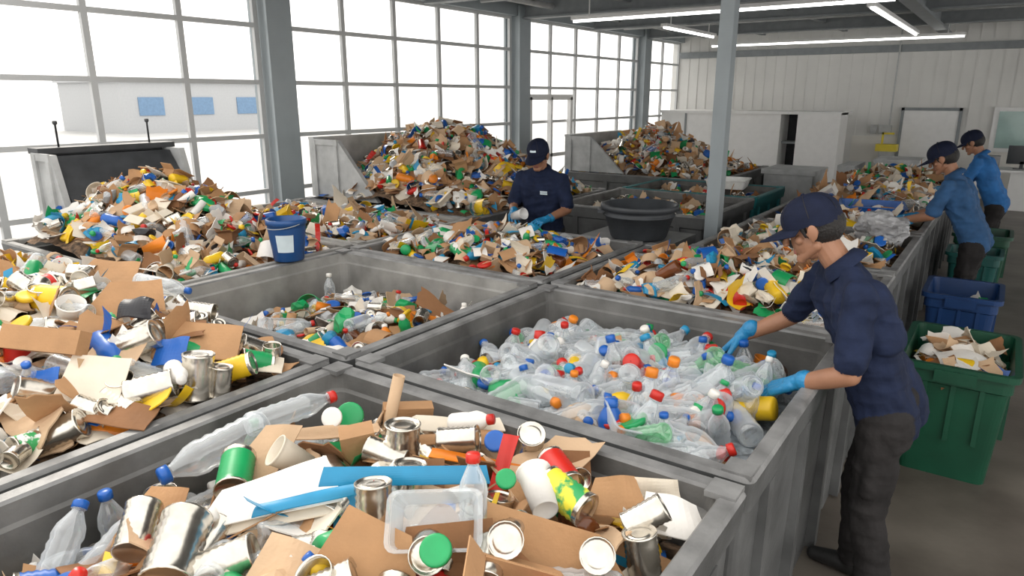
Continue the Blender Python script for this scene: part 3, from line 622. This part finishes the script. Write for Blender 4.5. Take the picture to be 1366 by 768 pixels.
# ---------------------------------------------------------------- totes, bucket, tub
def tote(x0,x1,y0,y1,h,m,name):
    A=Acc(); t=.05
    A.add(loft([(x0+t,x1-t,y0+t,y1-t,0,.05),(x0+.015,x1-.015,y0+.015,y1-.015,h-.12,.05),(x0-.0,x1+.0,y0-.0,y1+.0,h-.11,.05),(x0,x1,y0,y1,h-.04,.05),(x0-.025,x1+.025,y0-.025,y1+.025,h-.035,.06),(x0-.025,x1+.025,y0-.025,y1+.025,h,.06),(x0+.01,x1-.01,y0+.01,y1-.01,h,.045),(x0+.02,x1-.02,y0+.02,y1-.02,h-.1,.045),(x0+t+.015,x1-t-.015,y0+t+.015,y1-t-.015,.03,.04)],[0]*8))
    for i in range(3):
        xx=x0+(x1-x0)*(i+1)/4; A.add(box(xx-.012,xx+.012,y0+.004,y0+.04,h*.35,h-.11,0))
        yy=y0+(y1-y0)*(i+1)/4; A.add(box(x1-.04,x1-.004,yy-.012,yy+.012,h*.35,h-.11,0))
    A.add(box((x0+x1)/2-.1,(x0+x1)/2+.1,y0-.035,y0-.02,h-.09,h-.02,0))
    return A.build(name,[m])
tote(-.32,.22,4.3,5.1,.68,toteG,'green_recycling_tote')
HT=[quad((-.05,4.6,.63),[(-60,-40),(50,-50),(60,30),(-40,40)],q(10),WH,.003,k=.0025),quad((-.1,4.85,.64),[(-50,-30),(50,-30),(50,30),(-40,30)],q(25),KR,k=.003),quad((.05,4.75,.64),[(-30,-30),(40,-30),(30,30),(-30,20)],q(40),CR,.003,k=.003)]
pile('tote_paper_scraps',-.27,.17,4.35,5.05,lambda x,y:.59+.03*g(x,y,-.05,4.7,.2,.3),200,{'sheet':5,'paper':8,'tri':3,'fold':2},1,.85,tilt=.25,heroes=HT)
tote(-.36,.12,6.05,6.65,.66,toteB,'blue_recycling_tote')
pile('tote_paper_scraps',-.31,.07,6.1,6.6,lambda x,y:.5,160,{'crumple':5,'tri':5,'paper':2},2,.7,filler=FP)
tote(-.34,.1,8.05,8.5,.62,toteT,'small_recycling_tote')
tote(-.34,.16,8.75,9.3,.7,toteG,'green_recycling_tote')
def bucket(x,y,z):
    A=Acc(); n=32
    A.add(revolve([(.001,.002),(.098,0),(.102,.006),(.128,.225),(.128,.25),(.138,.252),(.138,.285),(.130,.29),(.122,.285),(.098,.012),(.001,.010)],n,[0]*10,False,False))
    V=[];F=[]
    for j in range(2):
        for i in range(9):
            zz=.07+.12*j; r=.102+.026*(zz/.225)+.0015; a=math.radians(-75+ i*7); V.append((r*math.cos(a),r*math.sin(a),zz))
    for i in range(8): F.append((i,i+1,i+10,i+9))
    A.add(T(V,F,1,True))
    V=[];F=[]
    for i in range(17):
        a=math.pi*i/16
        for k in range(6):
            b=2*math.pi*k/6; V.append((.142*math.cos(a)+.003*math.cos(b),-.142*math.sin(a)*.98-.003*math.cos(b),.262-.03*math.sin(a)+.003*math.sin(b)))
    for i in range(16):
        for k in range(6): F.append((i*6+k,i*6+(k+1)%6,(i+1)*6+(k+1)%6,(i+1)*6+k))
    A.add(T(V,F,2,True))
    ob=A.build('blue_bucket',[BKT,logoM,hopM]); ob.location=(x,y,z); return ob
bucket(-4.0,3.0,1.008)
B('lidded_crate',[box(-2.9,-2.15,5.08,5.8,0,.88,0),box(-2.93,-2.12,5.05,5.83,.88,.95,0)],[binM])
A=Acc()
A.add(revolve([(.001,0),(.22,0),(.235,.02),(.285,.19),(.30,.192),(.30,.205),(.288,.207),(.298,.245),(.325,.248),(.325,.285),(.315,.29),(.292,.285),(.225,.03),(.001,.02)],40,[0]*13,False,False))
for a in (0,math.pi): A.add(txf(box(.30,.35,-.07,.07,.215,.24),rotm(0,0,a)))
ob=A.build('black_tub',[tubM]); ob.location=(-2.47,5.40,.95); ob.rotation_euler=(0,0,.5)

# ---------------------------------------------------------------- people
def sph_T(c,r,R=None,n=14,k=9):
    V=[];F=[]
    V.append((0,0,1))
    for j in range(1,k):
        ph=math.pi*j/k
        for i in range(n):
            a=2*math.pi*i/n; V.append((math.sin(ph)*math.cos(a),math.sin(ph)*math.sin(a),math.cos(ph)))
    V.append((0,0,-1)); last=len(V)-1
    for i in range(n): F.append((0,1+i,1+(i+1)%n)); F.append((last,1+(k-2)*n+(i+1)%n,1+(k-2)*n+i))
    for j in range(k-2):
        for i in range(n): F.append((1+j*n+i,1+(j+1)*n+i,1+(j+1)*n+(i+1)%n,1+j*n+(i+1)%n))
    V=np.array(V)*np.array(r)
    if R is not None: V=V@np.array(R).T
    return T(V+np.array(c),F,0,True)
def cone_T(p1,r1,p2,r2,n=16):
    p1=np.array(p1,float);p2=np.array(p2,float); L=np.linalg.norm(p2-p1)
    t=revolve([(r1,0),(r2,L)],n,[0]); R=axis_R(p2-p1) if L>1e-6 else None
    return tjoin(sph_T(p1,(r1,)*3),sph_T(p2,(r2,)*3),txf(t,R,p1))
def sdf(pr,Pn):
    if pr[0]=='c':
        _,a,r1,b,r2,lab=pr; a=np.array(a,float);b=np.array(b,float); ab=b-a; l2=max(ab@ab,1e-9)
        t=np.clip(((Pn-a)@ab)/l2,0,1); return np.linalg.norm(Pn-(a+t[:,None]*ab),axis=1)-(r1+(r2-r1)*t)
    _,c,r,R,lab=pr; q=(Pn-np.array(c)); 
    if R is not None: q=q@np.array(R)
    r=np.array(r); return (np.linalg.norm(q/r,axis=1)-1)*r.min()
def solid(prims,voxel,labels,iters=4,cloth=(),amp=0.0,seed=0):
    A=Acc()
    for p in prims:
        if p[0]=='c': A.add(cone_T(p[1],p[2],p[3],p[4]))
        else: A.add(sph_T(p[1],p[2],p[3],20,14))
    ob=A.build('tmp_body',[])
    m=ob.modifiers.new('r','REMESH'); m.mode='VOXEL'; m.voxel_size=voxel
    s=ob.modifiers.new('s','SMOOTH'); s.factor=.5; s.iterations=iters
    dg=bpy.context.evaluated_depsgraph_get(); ev=ob.evaluated_get(dg); me=ev.to_mesh()
    nv=len(me.vertices); co=np.empty(nv*3,np.float32); me.vertices.foreach_get('co',co); co=co.reshape(-1,3).astype(float)
    no=np.empty(nv*3,np.float32); me.vertices.foreach_get('normal',no); no=no.reshape(-1,3)
    fl=np.empty(len(me.loops),np.int32); me.loops.foreach_get('vertex_index',fl)
    tot=np.empty(len(me.polygons),np.int32); me.polygons.foreach_get('loop_total',tot)
    ev.to_mesh_clear(); msh=ob.data; bpy.data.objects.remove(ob); bpy.data.meshes.remove(msh)
    labs=sorted(set(p[-1] for p in prims))
    def lab(Pn):
        D=np.full((len(labs),len(Pn)),9.0)
        for p in prims:
            i=labs.index(p[-1]); D[i]=np.minimum(D[i],sdf(p,Pn))
        return np.array([labels[l] for l in labs])[D.argmin(0)]
    if cloth and amp:
        vl=lab(co); idx=np.isin(vl,[labels[c] for c in cloth])
        for i in np.nonzero(idx)[0]:
            p=Vector(co[i]); w=abs(noise.noise(Vector((p.x*7+p.z*5,p.y*7-p.z*4,p.z*9))+Vector((seed,0,0))))
            w2=abs(noise.noise(Vector((p.x*5-p.z*9,p.y*5+p.z*8,p.z*12))+Vector((0,seed,4))))
            d=(.35-w*1.2)+(.25-w2*1.1)+.3*noise.noise(p*22+Vector((0,seed,0)))
            co[i]+=no[i]*amp*d
    r=T([],[]); r.V=co; r.flat=fl.astype(int); r.tot=tot.astype(int)
    st=np.concatenate([[0],np.cumsum(tot)[:-1]]); 
    if (tot==4).all(): fc=co[fl.reshape(-1,4)].mean(1)
    else: fc=np.array([co[fl[s:s+t]].mean(0) for s,t in zip(st,tot)])
    r.m=lab(fc); r.s=np.ones(len(tot),bool)
    return r
LB={'shirt':0,'skin':1,'pants':2,'shoe':3,'hair':4,'glove':5,'cap':6,'eyew':7,'iris':8,'lip':9,'logo':10}
def frame(fwd,up=(0,0,1)):
    f=Vector(fwd).normalized(); r=f.cross(Vector(up)).normalized(); u=r.cross(f)
    return np.array([[r.x,f.x,u.x],[r.y,f.y,u.y],[r.z,f.z,u.z]])
def make_hand(w,d,back,thumb,curl=.5,vox=.003,spread=1.0,hs=1.1):
    d=Vector(d).normalized(); b=Vector(back); b=(b-d*b.dot(d)).normalized(); s=d.cross(b)*thumb
    R=np.array([[d.x,s.x,b.x],[d.y,s.y,b.y],[d.z,s.z,b.z]]); w=np.array(w)
    X=lambda p: tuple(w+R@np.array(p)*hs)
    pr=[]
    ys=[.031,.0105,-.0105,-.030]; xs=[.088,.092,.087,.078]
    c=lambda a,ra,b_,rb: pr.append(('c',X(a),ra*hs,X(b_),rb*hs,'glove'))
    for y,x in zip(ys,xs): c((.0,y*.55,0),.020,(x,y,0),.0135)
    c((.03,-.018,-.004),.016,(.03,.02,-.004),.018)
    segs=[(.043,.026,.021),(.047,.030,.022),(.043,.028,.021),(.034,.021,.018)]
    for i,(y,x,sg) in enumerate(zip(ys,xs,segs)):
        p=np.array((x,y,0.)); a=curl*(.35+.12*i); sp=(y*4.2)*spread
        rad=[.0098,.0088,.0082,.0072]
        for j,l in enumerate(sg):
            q_=p+np.array((math.cos(a)*l,sp*l,-math.sin(a)*l))
            c(p,rad[j],q_,rad[j+1]); p=q_; a+=curl*(.9 if j==0 else .6)
    p=np.array((.022,.026,-.006)); dv=np.array((.62,.72,-.32)); dv/=np.linalg.norm(dv)
    for j,(l,ra,rb) in enumerate([(.042,.0165,.0125),(.032,.0125,.0110),(.026,.011,.009)]):
        q_=p+dv*l; c(p,ra,q_,rb); p=q_; dv=dv+np.array((.3,-.3,-.15*curl)); dv/=np.linalg.norm(dv)
    c((.01,0,0),.028,(-.045,0,0),.033); c((-.045,0,0),.0365,(-.052,0,0),.0365)
    return solid(pr,vox,LB,2)
def make_head(c,fwd,vox=.003,cap_logo=False,up=(0,0,1),neck=None,hs=1.06):
    R=frame(fwd,up); c=np.array(c); X=lambda p: tuple(c+R@np.array(p))
    E=lambda p,r,lab: ('e',X(p),r,R,lab)
    pr=[E((0,-.012,.03),(.076,.094,.088),'skin'),E((0,.022,-.035),(.060,.066,.078),'skin'),('c',X((-.014,.068,-.096)),.019,X((.014,.068,-.096)),.019,'skin'),
        ('c',X((0,.086,.018)),.008,X((0,.108,-.024)),.0125,'skin'),E((0,.106,-.028),(.017,.012,.010),'skin'),
        ('c',X((-.05,.052,-.022)),.018,X((.05,.052,-.022)),.018,'skin'),
        ('c',X((-.046,.072,.028)),.0095,X((-.012,.086,.026)),.010,'skin'),('c',X((.046,.072,.028)),.0095,X((.012,.086,.026)),.010,'skin'),
        ('c',X((-.018,.083,-.059)),.0058,X((.018,.083,-.059)),.0058,'lip'),('c',X((-.015,.083,-.068)),.0065,X((.015,.083,-.068)),.0065,'lip'),
        ('c',X((-.05,.0,-.06)),.02,X((-.02,.06,-.09)),.018,'skin'),('c',X((.05,.0,-.06)),.02,X((.02,.06,-.09)),.018,'skin'),
        E((0,-.032,.008),(.083,.088,.084),'hair'),
        ('c',X((-.044,.079,.036)),.0045,X((-.014,.0935,.037)),.0048,'hair'),('c',X((.044,.079,.036)),.0045,X((.014,.0935,.037)),.0048,'hair')]
    for sx in (-1,1):
        pr+= [('e',X((sx*.085,-.002,-.006)),(.009,.019,.032),R@rotm(0.15,sx*.15,0),'skin'),('c',X((sx*.08,.004,-.03)),.008,X((sx*.078,.006,-.036)),.007,'skin')]
        pr+= [('c',X((sx*.074,.030,.03)),.012,X((sx*.075,.024,-.012)),.007,'hair')]
    nb=c+((np.array(neck)-c)/hs if neck is not None else R@np.array((0,-.04,-.16)))
    pr.append(('c',X((0,-.022,-.05)),.053,tuple(nb),.052,'skin'))
    out=[solid(pr,vox,LB,2)]
    for sx in (-1,1):
        e=sph_T(X((sx*.031,.0755,.008)),(.0125,.0125,.0085),R,12,8); e.m[:]=LB['eyew']; out.append(e)
        e=sph_T(X((sx*.031,.0855,.006)),(.0058,.0035,.0058),R,10,6); e.m[:]=LB['iris']; out.append(e)
    prof=[]; n=28
    for j in range(9):
        a=math.radians(90*j/8); prof.append((math.cos(a)**.85 if j<8 else 0,math.sin(a)))
    V=[];F=[]; V_=[(1.0,-.34)]+prof
    for (r,z) in V_:
        for i in range(n):
            a=2*math.pi*i/n; V.append((.092*max(r,.002)*math.cos(a),-.008+.110*max(r,.002)*math.sin(a),.050+.086*z-(.012 if z<0 and math.sin(a)<0 else 0)))
    for j in range(len(V_)-1):
        for i in range(n): F.append((j*n+i,j*n+(i+1)%n,(j+1)*n+(i+1)%n,(j+1)*n+i))
    d=T(V,F,LB['cap'],True)
    def brim(u,v):
        ph=(u-.5)*2*math.radians(64); bx=.091*math.sin(ph); by=-.008+.108*math.cos(ph)
        L=.098*max(0,math.cos((u-.5)*math.pi*.98))**.45
        return bx*(1+.02*v),by+v*L,.032-.016*v-.016*(abs(u-.5)*2)**2+.004
    b=grid_sheet(16,6,brim,.0035,LB['cap'],True)
    bt=sph_T((0,-.008,.137),(.008,.008,.005)); bt.m[:]=LB['cap']
    tilt=rotm(-.04,0,0)
    parts=[d,b,bt]
    for a0 in (0,60,120):
        a0=math.radians(a0); V=[];F=[]
        for i in range(25):
            ph=math.pi*i/24; cr_=math.copysign(abs(math.cos(ph))**.85,math.cos(ph)); 
            for sgn in (-1,1):
                V.append((.0930*cr_*math.cos(a0)-sgn*.0012*math.sin(a0),-.008+.1112*cr_*math.sin(a0)+sgn*.0012*math.cos(a0),.050+.0872*math.sin(ph)))
        for i in range(24): F.append((2*i,2*i+1,2*i+3,2*i+2))
        parts.append(T(V,F,LB['hair'],True))
    if cap_logo:
        V=[];F=[]
        for j in range(2):
            for i in range(7):
                a=math.radians(90-18+36*i/6); z=.080+.014*j; k=math.sqrt(max(0,1-((z-.050)/.086)**2))*1.012+.012
                V.append((.092*k*math.cos(a),-.008+.110*k*math.sin(a),z))
        for i in range(6): F.append((i,i+1,i+8,i+7))
        parts.append(T(V,F,LB['logo'],True))
    for p in parts: out.append(txf(p,R@tilt,c))
    t=tjoin(*out); t.V=c+(t.V-c)*hs
    return t
def worker(name,J,shirt,vox=.007,hv=.003,cap_logo=False,chest_logo=True):
    v=lambda k: np.array(J[k],float)
    pel,nk=v('pelvis'),v('neck'); f=np.array(Vector(J['facing']).normalized()); up=(nk-pel)/np.linalg.norm(nk-pel)
    side=np.cross(f,up); side/=np.linalg.norm(side)
    fw=np.cross(up,side)
    pr=[]
    C=lambda a,ra,b,rb,l: pr.append(('c',tuple(a),ra,tuple(b),rb,l))
    for s,k in ((1,'R'),(-1,'L')):
        sh=v('sh'+k); el=v('el'+k); wr=v('wr'+k); hp=v('hip'+k); kn=v('kn'+k); an=v('an'+k)
        inner=nk*.42+sh*.58-up*.10
        C(pel+side*s*.062+up*.05+fw*.012,.112,inner+fw*.012,.103,'shirt')
        C(pel+side*s*.066-up*.06+fw*.01,.118,pel+side*s*.066+up*.08+fw*.01,.111,'shirt')
        C(nk-up*.055,.07,sh-up*.012,.058,'shirt'); C(nk-up*.0,.05,sh*.75+nk*.25-up*.005,.05,'shirt')
        C(inner-fw*.03+up*.02,.085,inner-fw*.03-up*.12,.09,'shirt')
        mid=sh+(el-sh)*.78
        C(sh,.058,mid,.063,'shirt'); C(mid,.063,mid+(el-sh)*.03,.065,'shirt')
        C(sh,.048,el,.040,'skin'); C(el,.041,el+(wr-el)*.35,.041,'skin'); C(el+(wr-el)*.35,.041,wr,.029,'skin')
        C(hp,.093,hp*.5+kn*.5,.080,'pants'); C(hp*.5+kn*.5,.080,kn,.067,'pants'); C(kn,.066,kn*.55+an*.45-fw*.01,.068,'pants'); C(kn*.55+an*.45-fw*.01,.068,an+np.array((0,0,.02)),.062,'pants')
        C(hp-fw*.02+np.array((0,0,-.01)),.095,hp-fw*.01+np.array((0,0,-.08)),.092,'pants')
        td=np.array(Vector(J.get('toe'+k,J['facing'])).normalized())
        heel=np.array((an[0],an[1],.045)); C(heel-td*.03,.044,heel+td*.07,.042,'shoe'); C(heel+td*.07,.042,heel+td*.165-np.array((0,0,.012)),.033,'shoe'); C(heel,.046,an,.045,'shoe')
        pk=hp*.45+kn*.55+side*s*.064; C(pk+(hp-kn)*.12,.03,pk-(hp-kn)*.12,.032,'pants')
    C(pel+up*.05+fw*.02,.115,nk-up*.16+fw*.02,.112,'shirt')
    C(pel,.10,pel-np.array((0,0,.03)),.10,'pants')
    body=solid(pr,vox,LB,3,('shirt','pants'),.012,seed=len(name)+J['pelvis'][0])
    out=[body]
    hc=v('head'); ax=(hc-nk); ax/=np.linalg.norm(ax)
    col=revolve([(.078,-.012),(.074,.012),(.064,.034),(.068,.036),(.088,.010),(.094,-.018)],24,[LB['shirt']]*5,False,False)
    out.append(txf(col,axis_R(ax),nk+ax*.005))
    out.append(make_head(hc,J['look'],hv,cap_logo,neck=nk-up*.03+fw*.01,up=J.get('hup',(0,0,1))))
    for k,s in (('R',1),('L',-1)):
        h=J['hand'+k]; out.append(make_hand(v('wr'+k),h[0],h[1],h[2],h[3],hv if hv<.0035 else .0032))
    if chest_logo:
        for dz in (0,-.018):
            c0=nk-up*(.155-dz)+fw*.152-side*.07
            out.append(txf(T([(-.035,0,-.007),(.035,0,-.007),(.035,0,.007),(-.035,0,.007)],[(0,1,2,3)],LB['logo']),np.array([side,fw,up]).T,c0))
    A=Acc()
    for o in out: A.add(o)
    return A.build(name,[shirt,skinM,pants,shoeM,hairM,gloveM,capM,eyeW,eyeI,lipM,logoM])

J1=dict(facing=(-1,.12,0),pelvis=(-.24,3.0,.93),neck=(-.46,2.98,1.45),head=(-.60,2.98,1.585),look=(-1,-.18,-.42),hup=(-.35,0,1),
  shR=(-.57,3.15,1.37),elR=(-.70,3.24,1.13),wrR=(-.90,3.19,1.01),handR=((-.65,-.12,-.75),(-.75,.1,.6),-1,.55),
  shL=(-.37,2.80,1.38),elL=(-.36,2.73,1.09),wrL=(-.57,2.78,.99),handL=((-.85,.15,-.5),(-.45,-.25,.8),1,.6),
  hipR=(-.24,3.09,.87),knR=(-.32,3.10,.48),anR=(-.30,3.12,.09),hipL=(-.24,2.90,.87),knL=(-.25,2.86,.47),anL=(-.18,2.84,.09))
worker('worker',J1,navy,.006,.0028)
def gen(base,yaw,J):
    c,s=math.cos(yaw),math.sin(yaw); out={}
    def tr(p,pt=True):
        x,y,z=p; X=c*x-s*y; Y=s*x+c*y
        return (X+base[0],Y+base[1],z) if pt else (X,Y,z)
    for k,p in J.items():
        if k.startswith('hand'): out[k]=(tr(p[0],False),tr(p[1],False),p[2],p[3])
        elif k in('facing','look','toeL','toeR','hup'): out[k]=tr(p,False)
        else: out[k]=tr(p)
    return out
STD=dict(facing=(0,1,0),pelvis=(0,0,.95),neck=(0,.10,1.46),head=(0,.18,1.60),look=(0,1,-.45),hup=(0,.35,1),
  shR=(.20,.10,1.39),elR=(.27,.13,1.12),wrR=(.16,.36,1.10),handR=((-.35,.9,-.1),(0.2,.2,1),-1,.8),
  shL=(-.20,.10,1.39),elL=(-.27,.13,1.12),wrL=(-.16,.36,1.06),handL=((.35,.9,-.1),(-.2,.2,1),1,.8),
  hipR=(.095,0,.89),knR=(.10,.03,.48),anR=(.11,0,.09),hipL=(-.095,0,.89),knL=(-.10,.03,.48),anL=(-.11,0,.09))
worker('worker',gen((-3.47,5.5),math.radians(180+10),STD),navy,.008,.004,cap_logo=True)
B('held_paper_cup',[txf(paint(LIB[0]['cup'][1],1),axis_R((.9,-.2,.3)),(-3.50,5.02,1.08),1.1)],[yelM,whiteM])
S2=dict(STD); S2.update(pelvis=(0,0,.96),neck=(0,.22,1.45),head=(0,.33,1.59),look=(0,1,-.5),shR=(.20,.23,1.38),shL=(-.20,.23,1.38),elR=(.24,.34,1.12),elL=(-.24,.32,1.12),wrR=(.14,.54,1.05),wrL=(-.14,.54,1.05))
worker('worker',gen((-.12,7.1),math.radians(85),S2),blueP,.008,.004)
worker('worker',gen((-.02,9.8),math.radians(85),S2),blueP2,.008,.004)

# ---------------------------------------------------------------- light & camera
w=bpy.data.worlds.new('daylight'); scene.world=w; w.use_nodes=True
bg=w.node_tree.nodes['Background']; bg.inputs['Color'].default_value=(1.0,0.975,0.94,1); bg.inputs['Strength'].default_value=1.9
sd=bpy.data.lights.new('sun','SUN'); sd.energy=2.5; sd.angle=math.radians(18); sd.color=(1,.93,.83)
so=bpy.data.objects.new('sun',sd); scene.collection.objects.link(so)
so.rotation_euler=Vector((1.0,-.45,-.75)).to_track_quat('-Z','Y').to_euler()
cd=bpy.data.cameras.new('camera'); cam=bpy.data.objects.new('camera',cd); scene.collection.objects.link(cam)
cam.location=(0,0,2.1); cam.rotation_euler=(math.radians(90-15.3),0,math.radians(35)); cd.sensor_width=36; cd.lens=930/1366*36
cd.clip_end=300; scene.camera=cam
